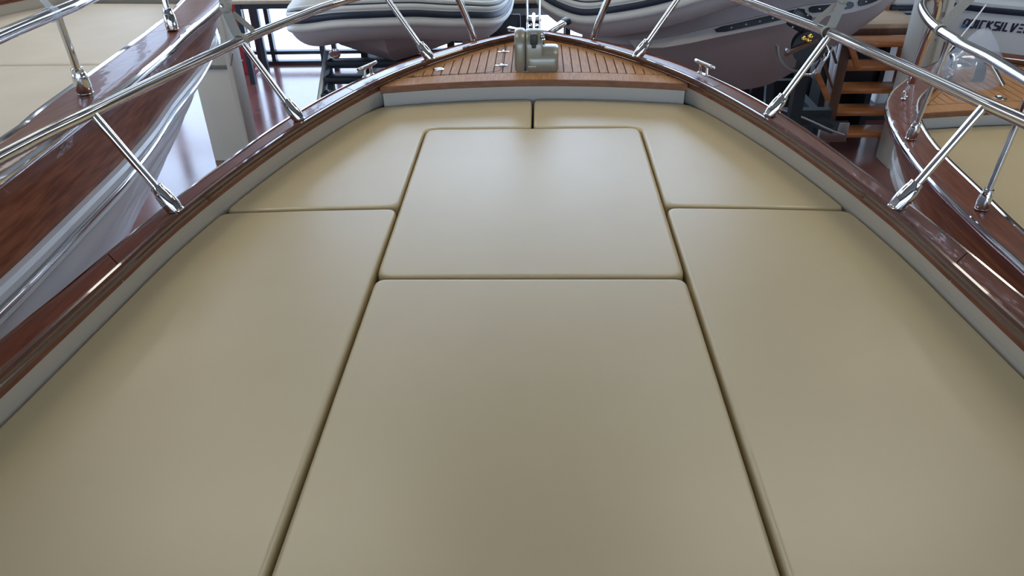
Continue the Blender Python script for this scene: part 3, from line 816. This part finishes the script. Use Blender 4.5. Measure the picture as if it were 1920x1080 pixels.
# left inflatable, bow towards us
CXL = -1.11
pl = [(-.68, 8.2, 1.12), (-.70, 7.2, 1.12), (-.69, 6.5, 1.14), (-.62, 6.0, 1.17), (-.45, 5.66, 1.25), (-.22, 5.50, 1.32), (0, 5.45, 1.345), (.22, 5.50, 1.335), (.45, 5.66, 1.275), (.62, 6.0, 1.19), (.69, 6.5, 1.15), (.70, 7.2, 1.13), (.68, 8.2, 1.12)]
ri, _ = inflatable('pale grey inflatable with navy band behind the left half of the bow', [(CXL+x, y, z) for x, y, z in pl], .20, TUBE)
st = [(5.62, 0.02, 1.16, 1.10), (5.72, .22, 1.08, .98), (5.95, .42, .98, .86), (6.4, .52, .94, .80), (7.2, .54, .93, .78), (8.0, .54, .93, .78)]
rows = [[Vector((CXL-w-.10, y+.03, zc_+.05)), Vector((CXL-w, y, zc_)), Vector((CXL-w*.5, y, (zc_+zk)/2-.01)), Vector((CXL, y-.03, zk)), Vector((CXL+w*.5, y, (zc_+zk)/2-.01)), Vector((CXL+w, y, zc_)), Vector((CXL+w+.10, y+.03, zc_+.05))] for y, w, zc_, zk in st]
v, f = grid(rows); mk('hull', v, f, RIBHULL, ri, True, 30)
prism('deck_floor', [(CXL-.55, 5.9), (CXL+.55, 5.9), (CXL+.6, 8.1), (CXL-.6, 8.1)], 1.08, 1.12, TUBEG, ri)
box('transom', (CXL, 8.05, 1.12), (1.15, .05, .45), WHITEP, ri, .01)
lathe('tow_ring', [(.035, -.008), (.045, 0), (.035, .008)], (CXL-.40, 5.66, .99), (0, 1, .3), CHROME, ri, 16)
# right inflatable, bow to the right
pr = [(.06, 6.85, 1.54), (.06, 6.50, 1.49), (.12, 6.22, 1.40), (.26, 6.0, 1.30), (.46, 5.83, 1.255), (.70, 5.65, 1.315), (.98, 5.50, 1.41), (1.42, 5.34, 1.58), (1.97, 5.34, 1.70), (2.35, 5.50, 1.78), (2.56, 5.95, 1.82), (2.42, 6.5, 1.78), (1.95, 6.85, 1.68), (1.2, 7.1, 1.5), (.6, 7.3, 1.35)]
rr_, PR = inflatable('large grey inflatable with bolted black chine strips behind the right half of the bow', pr, .205, TUBE, taper=.06)
T_ = [(.3, 6.1, -.40), (.75, 5.80, -.34), (1.15, 5.60, -.20), (1.5, 5.52, -.08), (1.8, 5.52, .0), (2.1, 5.55, .02), (2.42, 5.68, .07), (2.60, 5.86, .10)]
C_ = [(.4, 6.0, -.52), (.86, 5.62, -.465), (1.29, 5.50, -.355), (1.62, 5.45, -.275), (1.88, 5.47, -.225), (2.17, 5.55, -.215), (2.43, 5.70, -.19), (2.61, 5.87, -.12)]
K_ = [(.4, 6.35, -.92), (.95, 6.05, -.93), (1.4, 5.90, -.90), (1.75, 5.78, -.83), (2.0, 5.76, -.69), (2.22, 5.76, -.54), (2.49, 5.81, -.35), (2.66, 5.87, -.22)]
Tc, Cc, Kc = (catmull([(x, y, Z0+z) for x, y, z in A], 5) for A in (T_, C_, K_))
rows = []
for t, c_, k in zip(Tc, Cc, Kc):
    c2 = Vector((2*k.x-c_.x, 2*k.y-c_.y+.05, c_.z)); t2 = Vector((2*k.x-t.x, 2*k.y-t.y+.05, t.z))
    rows.append([t, t.lerp(c_, .5)+Vector((0, -.012, 0)), c_, c_.lerp(k, .33)+Vector((0, -.02, -.01)), c_.lerp(k, .66)+Vector((0, -.025, -.015)), k, c2.lerp(k, .4), c2, t2])
v, f = grid(rows); mk('hull', v, f, RIBHULL, rr_, True, 28)
fp = [(.42, 6.30), (.75, 5.98), (1.15, 5.75), (1.6, 5.62), (2.1, 5.66), (2.38, 5.95), (2.25, 6.35), (1.85, 6.62), (1.2, 6.88), (.6, 7.08), (.45, 6.80)]
v = [(x, y, 1.16+.175*x+e) for e in (0, .03) for x, y in fp]; k = len(fp)
mk('deck_floor', v, [tuple(range(k)), tuple(range(2*k-1, k-1, -1))]+[(i, (i+1) % k, k+(i+1) % k, k+i) for i in range(k)], TUBEG, rr_)
beam('transom', (.30, 6.30, 1.28), (.50, 7.15, 1.30), .05, .36, WHITEP, rr_, .008)
box('thwart_seat', (1.25, 6.25, 1.46), (.34, .85, .05), WHITEP, rr_, .01, (0, -.17, -.32))
def chine_sweep(nm, u0, u1, w, t, zo, m, parent, ends=True):
    """a flat strip lying on the hull side just above the chine"""
    N = 14; n = len(Cc)-1; rows = []
    for j in range(N+1):
        s = (u0+(u1-u0)*j/N)*n; i = min(int(s), n-1); c_ = Cc[i].lerp(Cc[i+1], s-i); t_ = Tc[i].lerp(Tc[i+1], s-i)
        up = (t_-c_).normalized(); out = Vector((.15, -1, -.1)).normalized()
        e = 1.0 if not ends else max(.55, min(1, min(j, N-j)/.8))
        a = c_+up*(zo-w/2*e)+out*t; b = c_+up*(zo+w/2*e)+out*t; a0 = a-out*(t+.03); b0 = b-out*(t+.03)
        rows.append([a0, a, b, b0])
    v, f = grid(rows, closed_v=True, cap=True)
    return mk(nm, v, f, m, parent, False), rows
chine_sweep('chine_band', .10, .93, .085, .022, .018, RIBCH, rr_, False)
for u0, u1, nb in ((.285, .565, 6), (.58, .745, 3), (.765, .87, 2)):
    s, rws = chine_sweep('chine_strip', u0, u1, .044, .031, .030, BLACK, rr_)
    for k in range(nb):
        rw = rws[int(1+12*(k+.5)/nb)]; c_ = (rw[1]+rw[2])/2
        lathe('bolt', [(.008, 0), (.008, .004), (.004, .006)], c_, (.15, -1, -.1), STEELD, s, 8)

# supports below the inflatables
rampl = empty('slatted_launch_ramp', 'dark slatted ramp with a pale metal edge under the left inflatable', 'ramp', (-1.25, 6.1, 0))
a0, a1 = Vector((-.56, -.55, .10)), Vector((-.46, .10, .86))
for sx in (0, .95):
    beam('side_rail', a0+Vector((sx, 0, 0)), a1+Vector((sx, 0, 0)), .04, .08, PALEM, rampl, .004)
for k in range(7):
    p = a0.lerp(a1, (k+.6)/7.2)
    box('slat', (p.x+.475, p.y, p.z), (.94, .13, .035), DARKW, rampl, .004)
    box('slat_riser', (p.x+.475, p.y+.055, p.z-.035), (.94, .02, .06), DARKW, rampl)
for sx in (-.48, .47): box('leg', (sx, .12, .42), (.05, .05, .84), DARKW, rampl)
tl = empty('boat_trailer', 'dark steel trailer carrying the left inflatable', 'trailer', (CXL, 6.9, 0))
for sx in (-.42, .42):
    beam('frame_rail', (sx, -.6, .55), (sx, 1.3, .55), .08, .10, DARKW, tl)
    for y in (-.35, .9): beam('bunk_post', (sx*.9, y, .55), (sx*.9, y, .93), .06, .06, DARKW, tl)
    beam('bunk', (sx*.9, -.45, .90), (sx*.9, 1.1, .90), .08, .05, DARKW, tl)
    lathe('wheel', [(.10, -.06), (.24, -.07), (.27, -.04), (.27, .04), (.24, .07), (.10, .06)], (sx*1.25, .5, .27), (1, 0, 0), BLACK, tl, 24)
for y in (-.5, .5, 1.2): beam('cross_member', (-.42, y, .50), (.42, y, .50), .07, .07, DARKW, tl)
beam('axle', (-.55, .5, .27), (.55, .5, .27), .06, .06, DARKW, tl)
for sx in (-.3, .3): beam('axle_hanger', (sx, .5, .27), (sx, .5, .52), .05, .05, DARKW, tl)
t2 = empty('boat_trailer', 'dark steel trailer carrying the large inflatable on the right', 'trailer', (1.35, 6.25, 0))
for sy in (-.38, .42):
    beam('frame_rail', (-1.0, sy, .40), (1.0, sy, .40), .08, .12, DARKW, t2)
    for x in (-.7, .55): beam('bunk_post', (x, sy*.6, .40), (x, sy*.35, .66), .06, .06, DARKW, t2)
for x in (-.95, 0, .95): beam('cross_member', (x, -.38, .36), (x, .42, .36), .07, .07, DARKW, t2)
for sy in (-.52, .56): lathe('wheel', [(.10, -.06), (.24, -.07), (.27, -.04), (.27, .04), (.24, .07), (.10, .06)], (-.2, sy, .27), (0, 1, 0), BLACK, t2, 24)
beam('axle', (-.2, -.5, .27), (-.2, .55, .27), .06, .06, DARKW, t2)
beam('draw_bar', (.8, -.3, .38), (1.0, -.55, .36), .08, .08, DARKW, t2)
tube('brake_cable', [(.55, -.48, .50), (.75, -.55, .44), (.95, -.60, .36), (1.05, -.62, .33)], .008, PALEM, t2, n=8, smooth_n=4)
box('side_marker', (1.02, -.46, .30), (.22, .06, .16), STEELD, t2, .006)

# winch stand with a big curved guard
wx, wy = 1.62, 4.62
wn = empty('winch_stand', 'dark winch stand with curved steel guard and brass bolts behind the right rail', 'winch', (wx, wy, 0))
beam('post', (.03, .05, 0), (.03, .05, 1.30), .07, .07, DARKW, wn)
box('foot_plate', (.03, .05, .01), (.30, .30, .02), DARKW, wn)
def warc(nm, a0, a1, r, m, w=.05, c=(0, 0, 1.29)):
    ribbon(nm, [(c[0]+r*math.sin(a), c[1], c[2]-r*math.cos(a)) for a in [math.radians(a0+(a1-a0)*k/16) for k in range(17)]], w, m, wn, (0, 1, 0), t=.012, smooth_n=0)
warc('guard', -85, 8, .165, STEELD)
warc('guard', 30, 82, .165, CHROME, .03)
lathe('drum', [(.095, -.05), (.095, -.045), (.045, -.04), (.045, .04), (.095, .045), (.095, .05)], (.02, 0, 1.27), (.2, 1, 0), BLACK, wn, 24)
box('mount_plate', (-.07, -.03, 1.425), (.115, .012, .105), BLACK, wn, .01, (0, .5, 0))
for dx, dz in ((-.035, .03), (.04, .03), (0, 0), (-.035, -.035)): lathe('plate_screw', [(.006, 0), (.006, .004), (.003, .006)], (-.07+dx, -.037, 1.425+dz), (0, -1, 0), STEELD, wn, 8)
for dx, dz in ((-.035, 1.325), (.0, 1.337), (-.005, 1.315)): lathe('brass_bolt', [(.016, 0), (.016, .014), (.009, .02)], (dx, -.05, dz), (0, -1, .2), BRASS, wn, 8)
beam('crank_arm', (-.13, -.06, 1.235), (.05, -.055, 1.32), .018, .022, STEPD, wn)
lathe('crank_knob', [(.012, 0), (.017, .01), (.012, .03)], (-.125, -.06, 1.265), (0, -1, 0), STEELD, wn, 12)
tube('hook', [(.10, -.04, 1.30), (.13, -.05, 1.24), (.09, -.06, 1.17), (.05, -.06, 1.12), (.0, -.06, 1.115)], .010, CHROME, wn, n=8, smooth_n=4)
beam('pawl', (.10, -.06, 1.20), (.075, -.06, 1.13), .02, .03, CHROME, wn)

# ------------------------------------------------------------------ columns and posts
def column(label, x, y, w, d, rz):
    c = empty('steel_column', label, 'column', (x, y, 0), rz)
    box('lower_casing', (0, 0, .40), (w, d, .80), COLP, c, .006)
    box('joint_strip', (-.02, -.006, .806), (w*.90, d+.014, .026), COLJ, c)
    box('upper_casing', (-.005, .01, 3.50), (w*.96, d*.96, 5.38), COLP, c, .006)
    box('edge_flange', (w*.5-.015, .0, 3.1), (.045, d+.03, 6.15), COLP, c, .004)
    box('joint_strip', (.03, -d*.5+.002, 1.20), (w*.45, .016, .03), COLJ, c)
    for k in range(6): lathe('rivet', [(.006, 0), (.006, .004), (.002, .006)], (w*.5-.05, -d*.5+.006, 1.02+k*.045*(1+.3*(k % 2))), (0, -1, 0), COLJ, c, 8)
    for k in range(8): lathe('rivet', [(.007, 0), (.006, .005), (.002, .007)], (-w*.42+k*.034, -d*.5-.014, .806), (0, -1, 0), COLJ, c, 8)
    return c
column('beige boxed steel column standing left of the bow', -2.615, 6.085, .33, .19, 0)
column('beige boxed steel column behind the right hand boat', 2.925, 5.86, .15, .26, 0)
tube('loose_wire', [(-2.455, 5.975, .82), (-2.43, 5.965, .87), (-2.405, 5.95, .93)], .004, STEELD, None, n=6, smooth_n=3)
tag(bpy.data.objects['loose_wire'], 'short bent wire sticking out of the left column joint', 'wire')
def redpost(label, x, y):
    r = empty('red_post', label, 'post', (x, y, 0))
    box('web', (0, 0, 3.1), (.018, .16, 6.2), REDP, r)
    for s in (-1, 1): box('flange', (0, s*.08, 3.1), (.12, .014, 6.2), REDP, r)
    box('base_plate', (0, 0, .01), (.20, .24, .02), REDP, r)
    lathe('bolt', [(.012, 0), (.012, .01), (.006, .014)], (0, -.088, .16), (0, -1, 0), PALEM, r, 8)
redpost('dark red steel post by the windows beside the left column', -3.40, 8.72)
redpost('dark red steel post seen behind the right hand rail loop', 4.05, 8.2)

# ------------------------------------------------------------------ desks by the window
def desk(label, x0, x1, y, panel):
    r = empty('desk', label, 'desk', ((x0+x1)/2, y, 0)); w = x1-x0
    box('tabletop', (0, 0, .875), (w, .60, .035), PLY, r, .004)
    for sx in (-1, 1):
        for sy in (-1, 1): box('leg', (sx*(w/2-.09), sy*.24, .43), (.055, .055, .86), FRAME, r)
        box('side_rail', (sx*(w/2-.09), 0, .825), (.04, .48, .06), FRAME, r)
    box('front_rail', (0, -.24, .83), (w-.18, .03, .06), FRAME, r)
    if panel: box('modesty_panel', (0, -.20, .765), (w-.2, .02, .085), STEELD, r)
    return r
desk('wooden topped desk by the window above the left inflatable', -3.27, -2.25, 8.50, False)
desk('wooden topped desk by the window behind the tip of the bow', -.62, .42, 8.35, True)
ch = empty('office_chair', 'dark office chair by the window behind the tip of the bow', 'chair', (-.30, 7.70, 0))
for k in range(5):
    a = 2*math.pi*k/5
    beam('base_arm', (0, 0, .07), (.26*math.cos(a), .26*math.sin(a), .05), .04, .03, BLACK, ch)
    lathe('castor', [(.02, -.012), (.027, -.008), (.027, .008), (.02, .012)], (.26*math.cos(a), .26*math.sin(a), .027), (1, 0, 0), BLACK, ch, 12)
tube('gas_lift', [(0, 0, .06), (0, 0, .40)], .025, BLACK, ch)
box('seat', (0, 0, .44), (.34, .36, .07), BLACK, ch, .025)
box('backrest', (0, -.19, .70), (.30, .05, .34), BLACK, ch, .02)
beam('back_stem', (0, -.16, .42), (0, -.20, .62), .05, .02, BLACK, ch)

# ------------------------------------------------------------------ timber steps
sx0, sx1, sy = 2.44, 3.06, 6.12
sp = empty('timber_steps', 'orange varnished timber steps with open treads behind the right hand boat', 'steps', ((sx0+sx1)/2, 6.3, 0))
ox, oy = (sx0+sx1)/2, 6.3
hw_ = (sx1-sx0)/2
for k in range(5):
    box('tread', (0.02, -.18+.012*k, .178+k*.1815), (2*hw_+.06, .20, .040), STEPW, sp, .004)
for sxx in (-1, 1):
    box('front_post', (sxx*.355, -.325, .475), (.075, .075, .95), STEPD, sp, .004)
    beam('stringer', (sxx*(hw_+.02), -.26, .02), (sxx*(hw_+.02), -.08, .93), .03, .12, STEPD, sp, .003)
    box('back_post', (sxx*(hw_-.03), .70, .465), (.07, .07, .93), STEPD, sp, .004)
box('platform', (0.05, .47, .952), (2*hw_+.16, .60, .040), PLY, sp, .004)
box('platform_apron', (0.05, .19, .905), (2*hw_+.10, .03, .055), STEPD, sp, .003)
beam('handrail_post', (hw_+.02, -.02, .50), (hw_+.02, .04, 2.0), .075, .075, STEPW, sp, .004)
beam('handrail_post', (hw_+.02, .72, 0), (hw_+.02, .72, 2.0), .075, .075, STEPW, sp, .004)
beam('handrail', (hw_+.02, -.10, 2.0), (hw_+.02, .82, 2.0), .06, .06, STEPW, sp, .004)
for p, q, w, mm in (((2.408, .955), (2.516, .762), .042, STEPW), ((2.201, .732), (2.335, .518), .040, STEPW), ((2.244, .989), (2.339, .802), .016, STEPD), ((2.216, .865), (2.351, .604), .016, STEPD)):
    beam('brace', (p[0]-ox, -.37, p[1]), (q[0]-ox, -.37, q[1]), .03, w, mm, sp, .002)
box('riser_board', (hw_-.06, -.02, .80), (.10, .03, .24), STEPW, sp, .003)
bt = empty('black_framed_box', 'black framed box with a pale panel under the platform of the timber steps', 'box', (2.715, 6.66, .455))
for z in (.345, .44): box('frame_bar', (0, -.16, z), (.50, .03, .03), BLACK, bt)
for x in (-.25, .25): box('frame_bar', (x, -.16, .20), (.04, .03, .40), BLACK, bt)
box('panel', (0, -.148, .392), (.46, .012, .075), WHITEP, bt)
box('case', (0, .0, .20), (.52, .28, .40), DARKW, bt, .006)
for x in (-.2, .2): box('stand_leg', (x, 0, -.2275), (.05, .25, .455), DARKW, bt)
# dark crates stored below and beside the steps
for lab, c, s in (('dark crate below the timber steps', (2.74, 6.95, .22), (.5, .25, .42)), ('dark low crate on the floor behind the right gunwale', (2.10, 6.95, .24), (.5, .4, .48))):
    r = empty('storage_crate', lab, 'crate', (c[0], c[1], 0))
    box('body', (0, 0, c[2]), s, DARKW, r, .008)
    box('lid', (0, 0, c[2]+s[2]/2+.008), (s[0]+.02, s[1]+.02, .016), BLACK, r, .004)
    for sg in (-1, 1): box('batten', (sg*s[0]*.35, -s[1]/2-.006, c[2]), (.05, .012, s[2]*.9), BLACK, r)

# ------------------------------------------------------------------ white boat with lettering, far right
QD = Vector((.86, -.51, 0)).normalized()       # along its side, to the right and towards us
QN = Vector((QD.y, -QD.x, 0))                  # outboard, towards us
QO = Vector((3.62, 6.98, 0))
qb = empty('white_motor_boat', 'white plastic boat with navy QUICKSILVER lettering at the right edge', 'boat', (QO.x, QO.y, 0))
def Q(s, n, z): return QD*s+QN*n+Vector((0, 0, z-.13))
secs = []
for s, b, rise in ((-.22, -.42, .12), (-.10, -.16, .07), (.05, -.03, .03), (.3, 0, .01), (.8, .0, 0), (1.6, .0, 0), (2.6, -.02, 0)):
    secs.append((s, b, rise))
rows = [[Q(s, b-.10, 1.19+r*.3), Q(s, b+.015, 1.175+r*.3), Q(s, b, 1.12+r*.4), Q(s, b, 1.05), Q(s, b-.01, .80+r*.5), Q(s, b-.03, .66+r), Q(s, b-.25, .48+r), Q(s, b-.62, .38+r*1.3)] for s, b, r in secs]
v, f = grid(rows); mk('hull', v, f, WHITEP, qb, True, 35)
rows = [[Q(s, b-.10, 1.185+r*.3), Q(s, -1.15-b, 1.185+r*.3)] for s, b, r in secs]
v, f = grid(rows); mk('deck', v, f, WHITEP, qb, True)
rows = [[Q(s, b-.02, 1.150+r*.3), Q(s, b+.032, 1.148+r*.3), Q(s, b+.036, 1.125+r*.3), Q(s, b+.028, 1.102+r*.3), Q(s, b-.02, 1.102+r*.3)] for s, b, r in secs]
v, f = grid(rows, closed_v=True, cap=True); mk('rub_rail', v, f, NAVY, qb, True, 35)
rows = [[Q(s, b-.02, .775+r*.5), Q(s, b+.003, .775+r*.5), Q(s, b+.004, .725+r*.5), Q(s, b-.02, .725+r*.5)] for s, b, r in secs]
v, f = grid(rows, closed_v=True, cap=True); mk('hull_stripe', v, f, NAVY, qb, True, 35)
rows = [[Q(s, -1.15-b, 1.185+r*.3), Q(s, -1.05-b, .70+r), Q(s, b-.62, .38+r*1.3)] for s, b, r in secs]
v, f = grid(rows); mk('far_side', v, f, WHITEP, qb, True)
for s in (.4, 1.8): box('stand', tuple(Q(s, -.55, .255)), (.3, .5, .25), STEPD, qb, .006)
# lettering built from strokes, each letter its own piece
LET = {'Q': [((.0, .35), (.0, .86)), ((.0, .93), (.62, .93)), ((.66, .93), (.66, .2)), ((.3, .35), (.66, .07))],
       'U': [((.0, 1), (.0, .07)), ((0, .07), (.66, .07)), ((.66, .07), (.66, 1))], 'I': [((.0, 0), (.0, 1))],
       'C': [((.66, .93), (0, .93)), ((0, 1), (0, 0)), ((0, .07), (.66, .07))],
       'K': [((0, 0), (0, 1)), ((.05, .5), (.62, .97)), ((.1, .55), (.66, .03))],
       'S': [((.7, .93), (.04, .93)), ((.02, 1), (.02, .55)), ((.0, .53), (.66, .53)), ((.66, .55), (.66, .05)), ((-.04, .07), (.66, .07))],
       'L': [((0, 1), (0, 0)), ((0, .07), (.62, .07))], 'V': [((0, 1), (.2, .0)), ((.22, .0), (.66, 1))],
       'E': [((0, .91), (.66, .91)), ((0, .5), (.62, .5)), ((0, .09), (.66, .09))],
       'R': [((0, 0), (0, 1)), ((0, .93), (.66, .93)), ((.66, .93), (.66, .45)), ((0, .47), (.66, .47)), ((.3, .45), (.66, 0))]}
H = .074; LS = .77; wst = .0165
s0, z0 = .150, .965
lx = 0.0
for chx in 'QUICKSILVER':
    vsx, fsx = [], []
    for (x0, y0), (x1, y1) in LET[chx]:
        a, b = Vector((x0*.066*LS, y0*H)), Vector((x1*.066*LS, y1*H)); d = (b-a)
        d.normalize(); n = Vector((-d.y, d.x))*wst/2
        w = wst if abs(d.y) > .4 else wst*.8
        n = Vector((-d.y, d.x))*w/2
        k = len(vsx)
        for e in (.0025, .0060):
            for p in (a-n, b-n, b+n, a+n):
                sh = p.x+p.y*.16
                vsx.append(Q(s0+lx+sh, e, z0+p.y))
        fsx += [(k, k+1, k+2, k+3), (k+7, k+6, k+5, k+4)]+[(k+i, k+4+i, k+4+(i+1) % 4, k+(i+1) % 4) for i in range(4)]
    mk('letter_'+chx.lower(), vsx, fsx, NAVYL, qb)
    if chx == 'Q':
        vsx = [Q(s0+x, e, z0+y) for e in (.0035, .0068) for x, y in ((-.010, -.004), (.024, -.004), (.028, .022), (-.006, .022))]
        mk('letter_flash', vsx, [(0, 1, 2, 3), (7, 6, 5, 4), (0, 4, 5, 1), (1, 5, 6, 2), (2, 6, 7, 3), (3, 7, 4, 0)], LBLUE, qb)
    lx += (.034 if chx == 'I' else .067)*LS
# white outboard cowl on a stand behind the steps
oc = empty('outboard_motor', 'white outboard motor with dark blue band behind the timber steps', 'outboard', (3.28, 7.15, 0))
box('cowl', (0, 0, 1.13), (.30, .36, .26), WHITEP, oc, .05, None, 3)
box('cowl_band', (0, 0, .985), (.315, .375, .040), NAVY, oc, .012)
box('midsection', (0, 0, .80), (.24, .28, .33), WHITEP, oc, .04, None, 3)
box('leg', (0, 0, .40), (.12, .2, .62), WHITEP, oc, .03)
box('stand_base', (0, 0, .05), (.5, .5, .10), DARKW, oc, .01)
box('cowl_badge', (-.02, -.183, .94), (.10, .006, .015), NAVY, oc)
# beige cabinet between column and white boat
cb = empty('beige_cabinet', 'tall beige cabinet behind the right hand boat', 'cabinet', (3.42, 8.5, 0))
box('carcass', (0, 0, .95), (.75, .45, 1.9), BEIGEC, cb, .006)
for sg in (-1, 1):
    d = box('door', (sg*.186, -.235, .97), (.365, .02, 1.80), BEIGEC, cb, .003)
    box('handle', (sg*.03, -.255, 1.0), (.015, .025, .12), STEELD, d, .003)
